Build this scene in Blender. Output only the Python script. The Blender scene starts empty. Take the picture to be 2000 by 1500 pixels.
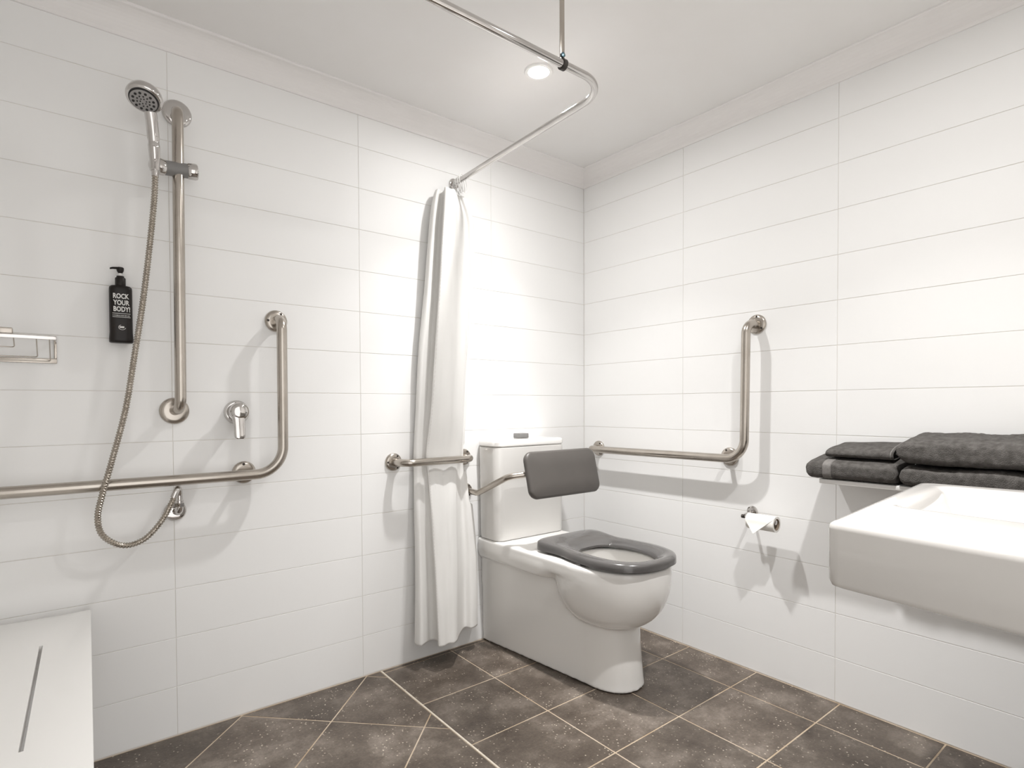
import bpy, bmesh, math, random
from mathutils import Vector, Matrix, noise
random.seed(7)
sc = bpy.context.scene
C = sc.collection
PI = math.pi

# ------------------------------------------------------------------ camera
YAW, PITCH, ROLL, FPX, PPY = 0.9007924, -0.02007851, -0.00438136, 1110.207, 815.022
fw = Vector((-math.cos(YAW)*math.cos(PITCH), -math.sin(YAW)*math.cos(PITCH), math.sin(PITCH)))
rt = Vector((-math.sin(YAW), math.cos(YAW), 0.0))
up = rt.cross(fw)
cr, sr = math.cos(ROLL), math.sin(ROLL)
rt, up = rt*cr + up*sr, up*cr - rt*sr
cam_d = bpy.data.cameras.new('camera')
cam_d.sensor_fit = 'HORIZONTAL'; cam_d.sensor_width = 36.0
cam_d.lens = FPX/2000*36.0
cam_d.shift_y = (PPY-750)/2000
cam_d.clip_start = 0.01
cam = bpy.data.objects.new('camera', cam_d); C.objects.link(cam)
m = Matrix.Identity(4)
for i in range(3):
    m[i][0], m[i][1], m[i][2] = rt[i], up[i], -fw[i]
m.translation = Vector((2.02853, 1.98517, 1.00257))
cam.matrix_world = m
sc.camera = cam

# ------------------------------------------------------------------ world, exposure, downlights
w = bpy.data.worlds.new('world'); sc.world = w; w.use_nodes = True
w.node_tree.nodes['Background'].inputs[0].default_value = (1, 0.985, 0.965, 1)
w.node_tree.nodes['Background'].inputs[1].default_value = 1.3
sc.view_settings.view_transform = 'Standard'; sc.view_settings.look = 'None'
sc.view_settings.gamma = 1.0; sc.view_settings.use_curve_mapping = False
sc.view_settings.exposure = 0.42
Z_CEIL, Z_COR, XM, YM = 2.132, 2.064, 2.45, 2.12
LIGHTS = [(0.748, 0.522, 9.6), (0.745, 1.55, 9.2)]
for lx, ly, pw in LIGHTS:                     # reflector beam plus the weaker wide spill of each lamp
    for frac, spread, dz in ((0.22, 72, 0.012), (0.33, 98, 0.0121), (0.13, 125, 0.0122), (0.32, 172, 0.0115)):
        ld = bpy.data.lights.new('downlight_lamp', 'AREA'); ld.shape = 'DISK'; ld.size = 0.055; ld.spread = math.radians(spread)
        ld.energy = pw*frac; ld.color = (1.0, 0.99, 0.978)
        lo = bpy.data.objects.new('downlight_lamp', ld); C.objects.link(lo)
        lo.location = (lx, ly, Z_CEIL-dz)

# ------------------------------------------------------------------ materials
def mat(name, col, rough=0.5, metal=0.0, spec=0.5, coat=0.0, bump=None, var=None, emit=None, trans=0.0):
    mt = bpy.data.materials.new(name); mt.use_nodes = True
    nt = mt.node_tree; b = nt.nodes['Principled BSDF']
    b.inputs['Base Color'].default_value = (*col, 1)
    b.inputs['Roughness'].default_value = rough; b.inputs['Metallic'].default_value = metal
    b.inputs['Specular IOR Level'].default_value = spec
    b.inputs['Coat Weight'].default_value = coat; b.inputs['Coat Roughness'].default_value = 0.06
    b.inputs['Transmission Weight'].default_value = trans
    if emit:
        b.inputs['Emission Color'].default_value = (*emit[0], 1); b.inputs['Emission Strength'].default_value = emit[1]
    g = nt.nodes.new('ShaderNodeTexCoord')
    if var:                                  # (scale, second colour, amount)
        n = nt.nodes.new('ShaderNodeTexNoise'); n.inputs['Scale'].default_value = var[0]; n.inputs['Detail'].default_value = 5
        nt.links.new(g.outputs['Object'], n.inputs['Vector'])
        r = nt.nodes.new('ShaderNodeValToRGB')
        r.color_ramp.elements[0].position = 0.35; r.color_ramp.elements[1].position = 0.68
        r.color_ramp.elements[0].color = (*col, 1); r.color_ramp.elements[1].color = (*var[1], 1)
        nt.links.new(n.outputs['Fac'], r.inputs['Fac']); nt.links.new(r.outputs['Color'], b.inputs['Base Color'])
    if bump:                                 # (scale, strength, distance)
        n = nt.nodes.new('ShaderNodeTexNoise'); n.inputs['Scale'].default_value = bump[0]; n.inputs['Detail'].default_value = 3
        nt.links.new(g.outputs['Object'], n.inputs['Vector'])
        bp = nt.nodes.new('ShaderNodeBump'); bp.inputs['Strength'].default_value = bump[1]; bp.inputs['Distance'].default_value = bump[2]
        nt.links.new(n.outputs['Fac'], bp.inputs['Height']); nt.links.new(bp.outputs['Normal'], b.inputs['Normal'])
    return mt

M = {}
M['wall_tile'] = mat('wall_tile', (0.885, 0.882, 0.875), 0.5, spec=0.3, bump=(6, 0.03, 0.01), var=(1.5, (0.895, 0.892, 0.885)))
M['wall_grout'] = mat('wall_grout', (0.82, 0.80, 0.77), 0.9, var=(9, (0.74, 0.71, 0.65)))
M['floor_grout'] = mat('floor_grout', (0.36, 0.27, 0.18), 0.9, var=(7, (0.50, 0.42, 0.33)))
M['ceiling'] = mat('ceiling_paint', (0.86, 0.85, 0.84), 0.85, spec=0.2, var=(3, (0.84, 0.825, 0.81)))
M['cornice'] = mat('cornice_paint', (0.86, 0.84, 0.83), 0.8, spec=0.2, var=(3, (0.87, 0.85, 0.84)))
M['plaster'] = mat('plain_wall_paint', (0.82, 0.805, 0.785), 0.7, var=(2, (0.83, 0.815, 0.795)))
M['steel'] = mat('satin_steel', (0.50, 0.46, 0.415), 0.24, 1.0, bump=(60, 0.02, 0.002), var=(20, (0.45, 0.41, 0.365)))
M['chrome'] = mat('chrome', (0.62, 0.60, 0.585), 0.07, 1.0, var=(12, (0.58, 0.56, 0.545)))
M['dark_metal'] = mat('dark_metal', (0.05, 0.045, 0.04), 0.4, 0.6, var=(30, (0.08, 0.07, 0.065)))
M['blue_screw'] = mat('blue_zinc', (0.16, 0.25, 0.32), 0.3, 1.0, var=(60, (0.20, 0.32, 0.26)))
M['porcelain'] = mat('porcelain', (0.81, 0.795, 0.77), 0.10, spec=0.5, coat=0.4, var=(2, (0.82, 0.805, 0.78)))
M['basin_glaze'] = mat('basin_glaze', (0.62, 0.60, 0.575), 0.10, spec=0.5, coat=0.3, var=(2, (0.63, 0.61, 0.585)))
M['grey_seat'] = mat('grey_seat_plastic', (0.085, 0.081, 0.079), 0.20, spec=0.5, coat=0.3, var=(8, (0.095, 0.089, 0.086)))
M['grey_pad'] = mat('grey_pad_vinyl', (0.088, 0.080, 0.074), 0.42, spec=0.4, bump=(400, 0.05, 0.001), var=(6, (0.098, 0.089, 0.082)))
M['grey_plastic'] = mat('grey_plastic', (0.20, 0.195, 0.19), 0.4, var=(20, (0.22, 0.215, 0.21)))
M['mid_grey'] = mat('nozzle_grey', (0.36, 0.345, 0.34), 0.4, var=(30, (0.33, 0.32, 0.315)))
M['rubber'] = mat('black_rubber', (0.015, 0.014, 0.013), 0.6, var=(40, (0.02, 0.019, 0.018)))
M['black'] = mat('black_plastic', (0.010, 0.007, 0.006), 0.35, spec=0.3, var=(20, (0.014, 0.010, 0.008)))
M['print'] = mat('white_print', (0.75, 0.74, 0.72), 0.6, var=(90, (0.70, 0.69, 0.67)))
M['white_plastic'] = mat('white_plastic', (0.84, 0.83, 0.81), 0.35, var=(5, (0.85, 0.84, 0.82)))
M['clear_plastic'] = mat('translucent_ring_plastic', (0.80, 0.80, 0.78), 0.2, trans=0.4, var=(30, (0.76, 0.76, 0.74)))
M['curtain'] = mat('curtain_cloth', (0.79, 0.78, 0.76), 0.85, spec=0.15, bump=(900, 0.10, 0.001), var=(5, (0.81, 0.80, 0.78)))
M['stitch'] = mat('curtain_stitch', (0.74, 0.72, 0.69), 0.9, var=(60, (0.70, 0.68, 0.65)))
M['towel'] = mat('grey_terry', (0.085, 0.079, 0.074), 0.98, spec=0.1, bump=(420, 0.9, 0.004), var=(70, (0.135, 0.127, 0.120)))
M['towel_flat'] = mat('grey_woven_band', (0.21, 0.20, 0.19), 0.85, spec=0.1, bump=(700, 0.3, 0.001), var=(200, (0.17, 0.16, 0.152)))
M['paper'] = mat('tissue_paper', (0.86, 0.84, 0.80), 0.95, spec=0.1, bump=(250, 0.15, 0.001), var=(25, (0.84, 0.82, 0.78)))
M['wood'] = mat('brown_door_timber', (0.16, 0.10, 0.06), 0.45, var=(9, (0.20, 0.13, 0.08)))
M['lens'] = mat('lamp_lens', (1, 1, 1), 0.4, emit=((1.0, 0.96, 0.91), 30.0))
M['shower_plate'] = mat('slate', (0.5, 0.49, 0.47), 0.4)

def floor_material():
    mt = bpy.data.materials.new('floor_tile_stone'); mt.use_nodes = True
    nt = mt.node_tree; N = nt.nodes; L = nt.links; b = N['Principled BSDF']
    geo = N.new('ShaderNodeNewGeometry'); oi = N.new('ShaderNodeObjectInfo')
    def noise_n(scale, detail, rough=0.6):
        n = N.new('ShaderNodeTexNoise'); n.inputs['Scale'].default_value = scale; n.inputs['Detail'].default_value = detail
        n.inputs['Roughness'].default_value = rough; L.new(geo.outputs['Position'], n.inputs['Vector']); return n
    def ramp(src, stops):
        r = N.new('ShaderNodeValToRGB'); e = r.color_ramp.elements
        while len(e) < len(stops): e.new(0.5)
        for el, (p, c) in zip(e, stops): el.position = p; el.color = (*c, 1)
        L.new(src, r.inputs['Fac']); return r
    big = ramp(noise_n(5.5, 8, 0.68).outputs['Fac'], [(0.32, (0.050, 0.037, 0.028)), (0.50, (0.098, 0.078, 0.062)), (0.70, (0.21, 0.178, 0.15))])
    fine = noise_n(120, 4, 0.7)
    mul = N.new('ShaderNodeMixRGB'); mul.blend_type = 'OVERLAY'; mul.inputs['Fac'].default_value = 0.55
    L.new(big.outputs['Color'], mul.inputs['Color1']); L.new(fine.outputs['Fac'], mul.inputs['Color2'])
    # pale chips
    v = N.new('ShaderNodeTexVoronoi'); v.inputs['Scale'].default_value = 100; L.new(geo.outputs['Position'], v.inputs['Vector'])
    chip = ramp(v.outputs['Distance'], [(0.15, (1, 1, 1)), (0.28, (0, 0, 0))])
    sep = N.new('ShaderNodeSeparateColor'); L.new(v.outputs['Color'], sep.inputs['Color'])
    pick = ramp(sep.outputs['Red'], [(0.50, (0, 0, 0)), (0.66, (1, 1, 1))])
    patch = ramp(noise_n(9, 3).outputs['Fac'], [(0.43, (0.08, 0.08, 0.08)), (0.58, (1, 1, 1))])
    m1 = N.new('ShaderNodeMath'); m1.operation = 'MULTIPLY'; L.new(chip.outputs['Color'], m1.inputs[0]); L.new(pick.outputs['Color'], m1.inputs[1])
    m2 = N.new('ShaderNodeMath'); m2.operation = 'MULTIPLY'; L.new(m1.outputs[0], m2.inputs[0]); L.new(patch.outputs['Color'], m2.inputs[1])
    mix = N.new('ShaderNodeMixRGB'); L.new(m2.outputs[0], mix.inputs['Fac']); L.new(mul.outputs['Color'], mix.inputs['Color1'])
    mix.inputs['Color2'].default_value = (0.50, 0.44, 0.36, 1)
    hsv = N.new('ShaderNodeHueSaturation'); mr = N.new('ShaderNodeMapRange')
    mr.inputs['To Min'].default_value = 0.86; mr.inputs['To Max'].default_value = 1.16
    L.new(oi.outputs['Random'], mr.inputs['Value']); L.new(mr.outputs['Result'], hsv.inputs['Value']); L.new(mix.outputs['Color'], hsv.inputs['Color'])
    L.new(hsv.outputs['Color'], b.inputs['Base Color'])
    b.inputs['Roughness'].default_value = 0.42; b.inputs['Specular IOR Level'].default_value = 0.45
    bp = N.new('ShaderNodeBump'); bp.inputs['Strength'].default_value = 0.35; bp.inputs['Distance'].default_value = 0.003
    L.new(fine.outputs['Fac'], bp.inputs['Height']); L.new(bp.outputs['Normal'], b.inputs['Normal'])
    return mt
M['floor_tile'] = floor_material()

# ------------------------------------------------------------------ helpers
def obj(name, bm, material, parent=None, smooth=True, angle=40):
    me = bpy.data.meshes.new(name)
    bmesh.ops.recalc_face_normals(bm, faces=bm.faces[:])
    bm.to_mesh(me); bm.free()
    return link(name, me, material, parent, smooth, angle)
def link(name, me, material, parent=None, smooth=True, angle=40):
    me.materials.clear(); me.materials.append(M[material] if isinstance(material, str) else material)
    if smooth:
        me.polygons.foreach_set('use_smooth', [True]*len(me.polygons))
        if angle < 180: me.set_sharp_from_angle(angle=math.radians(angle))
    o = bpy.data.objects.new(name, me); C.objects.link(o)
    if parent is not None:
        o.parent = parent
        o.matrix_parent_inverse = Matrix.Translation(-parent.location)
    return o
def thing(name, label, cat, loc, group=None):
    o = bpy.data.objects.new(name, None); C.objects.link(o); o.location = loc
    o.empty_display_size = 0.05
    tag(o, label, cat, group); return o
def tag(o, label, cat, group=None):
    o['label'] = label; o['category'] = cat
    if group: o['group'] = group
    return o
def struct(name, bm, material, smooth=False):
    o = obj(name, bm, material, None, smooth); o['kind'] = 'structure'; return o

def add_box(bm, x0, x1, y0, y1, z0, z1, bev=0.0, seg=2):
    r = bmesh.ops.create_cube(bm, size=1.0)
    vs = r['verts']
    for v in vs:
        v.co = Vector((x0+(v.co.x+0.5)*(x1-x0), y0+(v.co.y+0.5)*(y1-y0), z0+(v.co.z+0.5)*(z1-z0)))
    if bev > 0:
        es = list({e for v in vs for e in v.link_edges})
        bmesh.ops.bevel(bm, geom=es, offset=bev, segments=seg, profile=0.5, affect='EDGES')
    return bm
def box_bm(*a, **k):
    return add_box(bmesh.new(), *a, **k)
def loft(bm, rings, cap0=True, cap1=True, closed=True):
    vr = [[bm.verts.new(p) for p in r] for r in rings]
    n = len(vr[0])
    for a, b in zip(vr, vr[1:]):
        for i in range(n if closed else n-1):
            j = (i+1) % n
            bm.faces.new((a[i], a[j], b[j], b[i]))
    if cap0 and closed: bm.faces.new(vr[0][::-1])
    if cap1 and closed: bm.faces.new(vr[-1])
    return vr
def frame_of(t):
    t = t.normalized(); a = Vector((0, 0, 1)) if abs(t.z) < 0.9 else Vector((1, 0, 0))
    u = t.cross(a).normalized(); return u, t.cross(u).normalized()
def add_tube(bm, pts, r, n=20, cap=True):
    pts = [Vector(p) for p in pts]; k = len(pts)
    rs = r if isinstance(r, (list, tuple)) else [r]*k
    tang = []
    for i in range(k):
        a = pts[max(i-1, 0)]; b = pts[min(i+1, k-1)]; tang.append((b-a).normalized())
    u, v = frame_of(tang[0]); rings = []
    for i in range(k):
        if i:
            q = tang[i-1].rotation_difference(tang[i]); u = q @ u
            u = (u - tang[i]*u.dot(tang[i])).normalized()
        v = tang[i].cross(u)
        rings.append([pts[i] + (u*math.cos(2*PI*j/n) + v*math.sin(2*PI*j/n))*rs[i] for j in range(n)])
    loft(bm, rings, cap, cap); return bm
def tube_bm(*a, **k): return add_tube(bmesh.new(), *a, **k)
def fillet(pts, rads, seg=10):
    """polyline -> rounded path"""
    pts = [Vector(p) for p in pts]; out = [pts[0]]
    if not isinstance(rads, (list, tuple)): rads = [rads]*(len(pts)-2)
    for i in range(1, len(pts)-1):
        p = pts[i]; a = (pts[i-1]-p).normalized(); b = (pts[i+1]-p).normalized()
        ang = a.angle(b)
        d = rads[i-1]/math.tan(ang/2)
        d = min(d, (pts[i-1]-p).length*0.98, (pts[i+1]-p).length*0.98)
        R = d*math.tan(ang/2)
        c = p + (a+b).normalized()*(R/math.sin(ang/2))
        s, e = p+a*d-c, p+b*d-c
        for k in range(seg+1):
            out.append(c + s.normalized().slerp(e.normalized(), k/seg)*s.length)
    out.append(pts[-1]); return out
def densify(pts, step):
    out = [Vector(pts[0])]
    for a, b in zip(pts, pts[1:]):
        a, b = Vector(a), Vector(b); k = max(1, int((b-a).length/step))
        for i in range(1, k+1): out.append(a.lerp(b, i/k))
    return out
def add_lathe(bm, prof, origin, axis, n=32, xscale=1.0):
    """prof: list of (r, h) along axis; closed with caps"""
    axis = Vector(axis).normalized(); u, v = frame_of(axis); o = Vector(origin)
    rings = [[o + axis*h + (u*math.cos(2*PI*j/n)*xscale + v*math.sin(2*PI*j/n))*max(r, 1e-4) for j in range(n)] for r, h in prof]
    loft(bm, rings); return bm
def lathe_bm(*a, **k): return add_lathe(bmesh.new(), *a, **k)
def catmull(P, sub, closed=False):
    out = []; n = len(P)
    for i in range(n if closed else n-1):
        p0 = P[(i-1) % n] if closed or i > 0 else P[0]
        p1, p2 = P[i], P[(i+1) % n]
        p3 = P[(i+2) % n] if closed or i+2 < n else P[-1]
        for k in range(sub):
            t = k/sub
            out.append(0.5*((2*p1) + (p2-p0)*t + (2*p0-5*p1+4*p2-p3)*t*t + (3*p1-p0-3*p2+p3)*t**3))
    if not closed: out.append(P[-1])
    return out
def sup(c, n):  # signed power
    return math.copysign(abs(c)**n, c)
def bake(o, *mods):
    """apply modifiers (name, type, {props}) and return a plain mesh"""
    for t, props in mods:
        md = o.modifiers.new('m', t)
        for k, v in props.items(): setattr(md, k, v)
    dg = bpy.context.evaluated_depsgraph_get(); dg.update()
    me = bpy.data.meshes.new_from_object(o.evaluated_get(dg))
    return me
def temp(bm):
    me = bpy.data.meshes.new('temp')
    bmesh.ops.recalc_face_normals(bm, faces=bm.faces[:])
    bm.to_mesh(me); bm.free()
    o = bpy.data.objects.new('temp', me); C.objects.link(o); return o
def smooth_mesh(me, it=6):
    bm = bmesh.new(); bm.from_mesh(me)
    for _ in range(it): bmesh.ops.smooth_vert(bm, verts=bm.verts[:], factor=0.5, use_axis_x=True, use_axis_y=True, use_axis_z=True)
    bm.to_mesh(me); bm.free()

# ------------------------------------------------------------------ room shell
G = 0.0016                                    # joint width
floor = struct('floor', box_bm(-0.08, XM+0.08, -0.08, YM+0.08, -0.06, -0.0011), 'floor_grout')
ceil = struct('ceiling', box_bm(-0.08, XM+0.08, -0.08, YM+0.08, Z_CEIL, Z_CEIL+0.08), 'ceiling')
wall_left = struct('wall_left', box_bm(-0.08, XM+0.08, -0.08, -0.0016, -0.003, Z_CEIL), 'wall_grout')
wall_right = struct('wall_right', box_bm(-0.08, -0.0016, -0.0016, YM+0.08, -0.003, Z_CEIL), 'wall_grout')
DX0, DX1, DZ = 1.24, 2.38, 2.05                   # unseen doorway, added so world light enters as soft fill
wb = box_bm(-0.0016, DX0, YM, YM+0.08, -0.003, Z_CEIL); add_box(wb, DX1, XM+0.08, YM, YM+0.08, -0.003, Z_CEIL); add_box(wb, DX0, DX1, YM, YM+0.08, DZ, Z_CEIL)
wall_rear = struct('wall_rear', wb, 'plaster')
wall_near = struct('wall_near', box_bm(XM, XM+0.08, -0.0016, YM, -0.003, Z_CEIL), 'plaster')

def tile_mesh(w, d, h, bev=0.0007, name='tile'):
    """a slab w x d x h with its front face towards +y, origin at lower corner of its front face"""
    bm = box_bm(0, w, -d, 0, 0, h)
    top = [e for e in bm.edges if all(abs(v.co.y) < 1e-6 for v in e.verts)]
    bmesh.ops.bevel(bm, geom=top, offset=bev, segments=2, profile=0.5, affect='EDGES')
    me = bpy.data.meshes.new(name); bmesh.ops.recalc_face_normals(bm, faces=bm.faces[:]); bm.to_mesh(me); bm.free()
    return me
_tc = {}
def wall_tiles(parent, edges, rot, off, zmax):
    rows = int(zmax/0.15)+1
    for c in range(len(edges)-1):
        x0, x1 = edges[c]+G/2, edges[c+1]-G/2
        for r in range(rows):
            z0 = 0.003 if r == 0 else r*0.15+G/2
            z1 = min((r+1)*0.15-G/2, zmax)
            if z1-z0 < 0.01: continue
            key = (round(x1-x0, 4), round(z1-z0, 4))
            if key not in _tc: _tc[key] = tile_mesh(key[0], 0.006, key[1])
            o = link('tile', _tc[key], 'wall_tile', parent, False) if len(_tc[key].materials) == 0 else bpy.data.objects.new('tile', _tc[key])
            if o.name not in C.objects: C.objects.link(o)
            o.parent = parent
            jx = random.uniform(-1, 1)*0.0003
            if rot == 0: o.location = (x0, off+jx*0.5, z0)
            else: o.location = (off+jx*0.5, x1, z0); o.rotation_euler = (0, 0, -PI/2)
wall_tiles(wall_left, [0.0, 0.566, 1.166, 1.766, 2.366, XM], 0, 0.0, 2.085)
wall_tiles(wall_right, [0.0, 0.571, 1.171, 1.771, YM], 1, 0.0, 2.085)

# floor tiles: a square field, and diagonal cuts on the shower side
def poly_clip(poly, nx, ny, d):             # keep nx*x+ny*y <= d
    out = []
    for i in range(len(poly)):
        a, b = poly[i], poly[(i+1) % len(poly)]
        da, db = nx*a[0]+ny*a[1]-d, nx*b[0]+ny*b[1]-d
        if da <= 0: out.append(a)
        if da*db < 0:
            t = da/(da-db); out.append((a[0]+(b[0]-a[0])*t, a[1]+(b[1]-a[1])*t))
    return out
def floor_tile(poly):
    if len(poly) < 3: return
    ar = 0.5*sum(poly[i][0]*poly[(i+1) % len(poly)][1]-poly[(i+1) % len(poly)][0]*poly[i][1] for i in range(len(poly)))
    if abs(ar) < 3e-4: return
    if ar < 0: poly = poly[::-1]
    cx = sum(p[0] for p in poly)/len(poly); cy = sum(p[1] for p in poly)/len(poly)
    bm = bmesh.new()
    t = [bm.verts.new((x-cx, y-cy, 0)) for x, y in poly]; f = bm.faces.new(t)
    r = bmesh.ops.extrude_face_region(bm, geom=[f])
    for v in [v for v in r['geom'] if isinstance(v, bmesh.types.BMVert)]: v.co.z = -0.008
    top = [e for e in bm.edges if all(abs(v.co.z) < 1e-6 for v in e.verts)]
    bmesh.ops.bevel(bm, geom=top, offset=0.0012, segments=2, profile=0.5, affect='EDGES')
    o = obj('tile', bm, 'floor_tile', floor, False)
    o.location = (cx, cy, random.uniform(-0.0002, 0.0003))
FG = 0.0044
XD = 1.095
xs = [XD-0.305*k for k in range(0, 5)]; ys = [0.021-0.291+0.2915*k for k in range(0, 9)]
lim = lambda p, a: poly_clip(poly_clip(poly_clip(poly_clip(p, 1, 0, a[1]), -1, 0, -a[0]), 0, 1, a[3]), 0, -1, -a[2])
for i in range(len(xs)-1):
    for j in range(len(ys)-1):
        q = [(xs[i+1]+FG/2, ys[j]+FG/2), (xs[i]-FG/2, ys[j]+FG/2), (xs[i]-FG/2, ys[j+1]-FG/2), (xs[i+1]+FG/2, ys[j+1]-FG/2)]
        floor_tile(lim(q, (0.004, XD-0.004, 0.004, YM-0.002)))
s2 = FG/math.sqrt(2)
for i in range(-5, 6):
    for j in range(-6, 7):
        a0, a1 = 1.15+0.43*i, 1.15+0.43*(i+1)       # x - y
        b0, b1 = 1.59+0.43*j, 1.59+0.43*(j+1)       # x + y
        a0 += s2; a1 -= s2; b0 += s2; b1 -= s2
        q = [((a+b)/2, (b-a)/2) for a, b in ((a0, b0), (a1, b0), (a1, b1), (a0, b1))]
        floor_tile(lim(q, (XD+0.005, XM-0.003, 0.004, YM-0.002)))
ang = struct('trim_5', box_bm(XD-0.0028, XD+0.0032, 0.003, YM-0.002, -0.004, 0.0006), mat('pale_metal_strip', (0.72, 0.66, 0.57), 0.4, 0.1, var=(20, (0.55, 0.48, 0.39))))

# cornice, one run per wall, mitred
c = Z_CEIL-Z_COR
prof = [(0.0, 0.0), (0.006, 0.0), (0.008, 0.004)]
for k in range(9):
    a = PI/2*k/8
    prof.append((c-0.004-(c-0.014)*math.cos(a), 0.006+(c-0.014)*math.sin(a)+0.002))
prof += [(c-0.002, c-0.005), (c, c-0.004), (c, c), (0.0, c)]
def cornice(name, p0, d, n, L):
    bm = bmesh.new(); p0 = Vector(p0); d = Vector(d); n = Vector(n)
    rings = [[p0 + d*(q if e == 0 else L-q) + n*q + Vector((0, 0, Z_COR+h)) for q, h in prof] for e in (0, 1)]
    loft(bm, rings)
    return struct(name, bm, 'cornice')
cornice('trim_1', (0, 0, 0), (1, 0, 0), (0, 1, 0), XM)
cornice('trim_2', (0, 0, 0), (0, 1, 0), (1, 0, 0), YM)
cornice('trim_3', (0, YM, 0), (1, 0, 0), (0, -1, 0), XM)
cornice('trim_4', (XM, 0, 0), (0, 1, 0), (-1, 0, 0), YM)

# unseen frame around the added fill-light doorway behind the camera
fr = bmesh.new()
add_box(fr, DX0-0.055, DX0-0.0005, YM-0.016, YM-0.0005, 0.001, DZ+0.05, bev=0.004); add_box(fr, DX1+0.0005, DX1+0.055, YM-0.016, YM-0.0005, 0.001, DZ+0.05, bev=0.004)
add_box(fr, DX0, DX1, YM-0.016, YM-0.0005, DZ+0.0005, DZ+0.05, bev=0.004)
struct('added_door_frame_1', fr, 'wood')

# ------------------------------------------------------------------ downlights
names = ['round white recessed ceiling downlight glowing beside the bend of the curtain rail',
         'round white recessed ceiling downlight out of frame above the wash basin']
for (lx, ly, pw), lab in zip(LIGHTS, names):
    t = thing('downlight', lab, 'light', (lx, ly, Z_CEIL))
    bm = bmesh.new(); n = 40
    pr = [(0.034, -0.001), (0.036, -0.005), (0.046, -0.006), (0.049, -0.002), (0.049, 0.0), (0.034, 0.0)]
    rr = [[Vector((lx+r*math.cos(2*PI*j/n), ly+r*math.sin(2*PI*j/n), Z_CEIL+h)) for j in range(n)] for r, h in pr]
    loft(bm, rr+[rr[0]], False, False); bmesh.ops.remove_doubles(bm, verts=bm.verts[:], dist=1e-6)
    obj('rim', bm, 'white_plastic', t)
    obj('lens', lathe_bm([(0.0, -0.0035), (0.033, -0.0035), (0.0335, -0.001), (0.0, -0.001)], (lx, ly, Z_CEIL), (0, 0, 1)), 'lens', t)

# ------------------------------------------------------------------ toilet
TX = 0.463
toilet = thing('toilet', 'white ceramic close-coupled toilet with grey seat standing in the corner', 'toilet', (TX, 0.3, 0))
def dplan(hw_b, hw_f, yb, ym, yf, z, n=40, e=0.85, tilt=0.0):
    """plan ring: straight sides from yb to ym, rounded nose to yf"""
    pts = []
    m = 10
    for k in range(m): pts.append(Vector((TX+hw_b+(hw_f-hw_b)*k/m, yb+(ym-yb)*k/m, z)))
    for k in range(n+1):
        a = PI*k/n
        pts.append(Vector((TX+hw_f*sup(math.cos(a), e), ym+(yf-ym)*sup(math.sin(a), e), z)))
    for k in range(1, m+1): pts.append(Vector((TX-hw_f-(hw_b-hw_f)*k/m, ym+(yb-ym)*k/m, z)))
    return pts
bm = bmesh.new()
ZR = 0.447
# skirted pedestal
loft(bm, [dplan(0.163, 0.108, 0.004, 0.56, 0.712, 0.0015), dplan(0.162, 0.106, 0.004, 0.555, 0.708, 0.02),
          dplan(0.164, 0.103, 0.004, 0.55, 0.698, 0.12), dplan(0.167, 0.103, 0.004, 0.55, 0.688, 0.24), dplan(0.170, 0.125, 0.004, 0.50, 0.67, 0.40)])
o1 = temp(bm)
YF = 0.808
bm = bmesh.new()  # deck lip
loft(bm, [dplan(0.174, 0.174, 0.004, 0.36, 0.48, 0.362), dplan(0.182, 0.182, 0.004, 0.37, 0.5, 0.370), dplan(0.187, 0.187, 0.004, 0.40, 0.54, 0.395), dplan(0.187, 0.187, 0.004, 0.40, 0.54, 0.42)])
o2 = temp(bm)
bm = bmesh.new()  # rim, one outline from the wall to the nose
loft(bm, [dplan(0.186, 0.184, 0.004, 0.55, YF-0.003, 0.395), dplan(0.187, 0.185, 0.004, 0.55, YF, 0.41), dplan(0.187, 0.185, 0.004, 0.55, YF, ZR-0.006), dplan(0.182, 0.180, 0.008, 0.55, YF-0.005, ZR)])
o5 = temp(bm)
bm = bmesh.new()  # bowl
rings = []
for k in range(15):
    a = PI/2*k/14
    cz = 0.405-0.197*math.sin(a); s = max(math.cos(a), 0.03)**0.62
    ring = []
    for j in range(64):
        b = 2*PI*j/64; cx, cy = math.cos(b), math.sin(b)
        ry = (YF-0.572 if cy > 0 else 0.19)
        ring.append(Vector((TX+0.184*s*sup(cx, 0.86), 0.572+ry*s*sup(cy, 0.92), cz)))
    rings.append(ring)
loft(bm, rings)
o3 = temp(bm)
bm = bmesh.new()  # cavity
rings = []
for k in range(14):
    a = PI/2*k/13; s = max(math.cos(a), 0.03)**0.7; z = ZR+0.02 if k == 0 else ZR-0.02-0.20*math.sin(a)
    rings.append([Vector((TX+0.135*s*math.cos(2*PI*j/48), 0.605+(0.155 if math.sin(2*PI*j/48) > 0 else 0.15)*s*math.sin(2*PI*j/48), z)) for j in range(48)])
loft(bm, rings)
o4 = temp(bm)
def rename(o, n): o.name = n
for o in (o2, o5, o3):
    md = o1.modifiers.new('u', 'BOOLEAN'); md.operation = 'UNION'; md.object = o; md.solver = 'EXACT'
md = o1.modifiers.new('d', 'BOOLEAN'); md.operation = 'DIFFERENCE'; md.object = o4; md.solver = 'EXACT'
me = bake(o1, ('REMESH', {'mode': 'VOXEL', 'voxel_size': 0.0045}))
smooth_mesh(me, 7)
for o in (o1, o2, o3, o4, o5): bpy.data.objects.remove(o)
me.name = 'pan'
link('pan', me, 'porcelain', toilet, True, 180)
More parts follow.
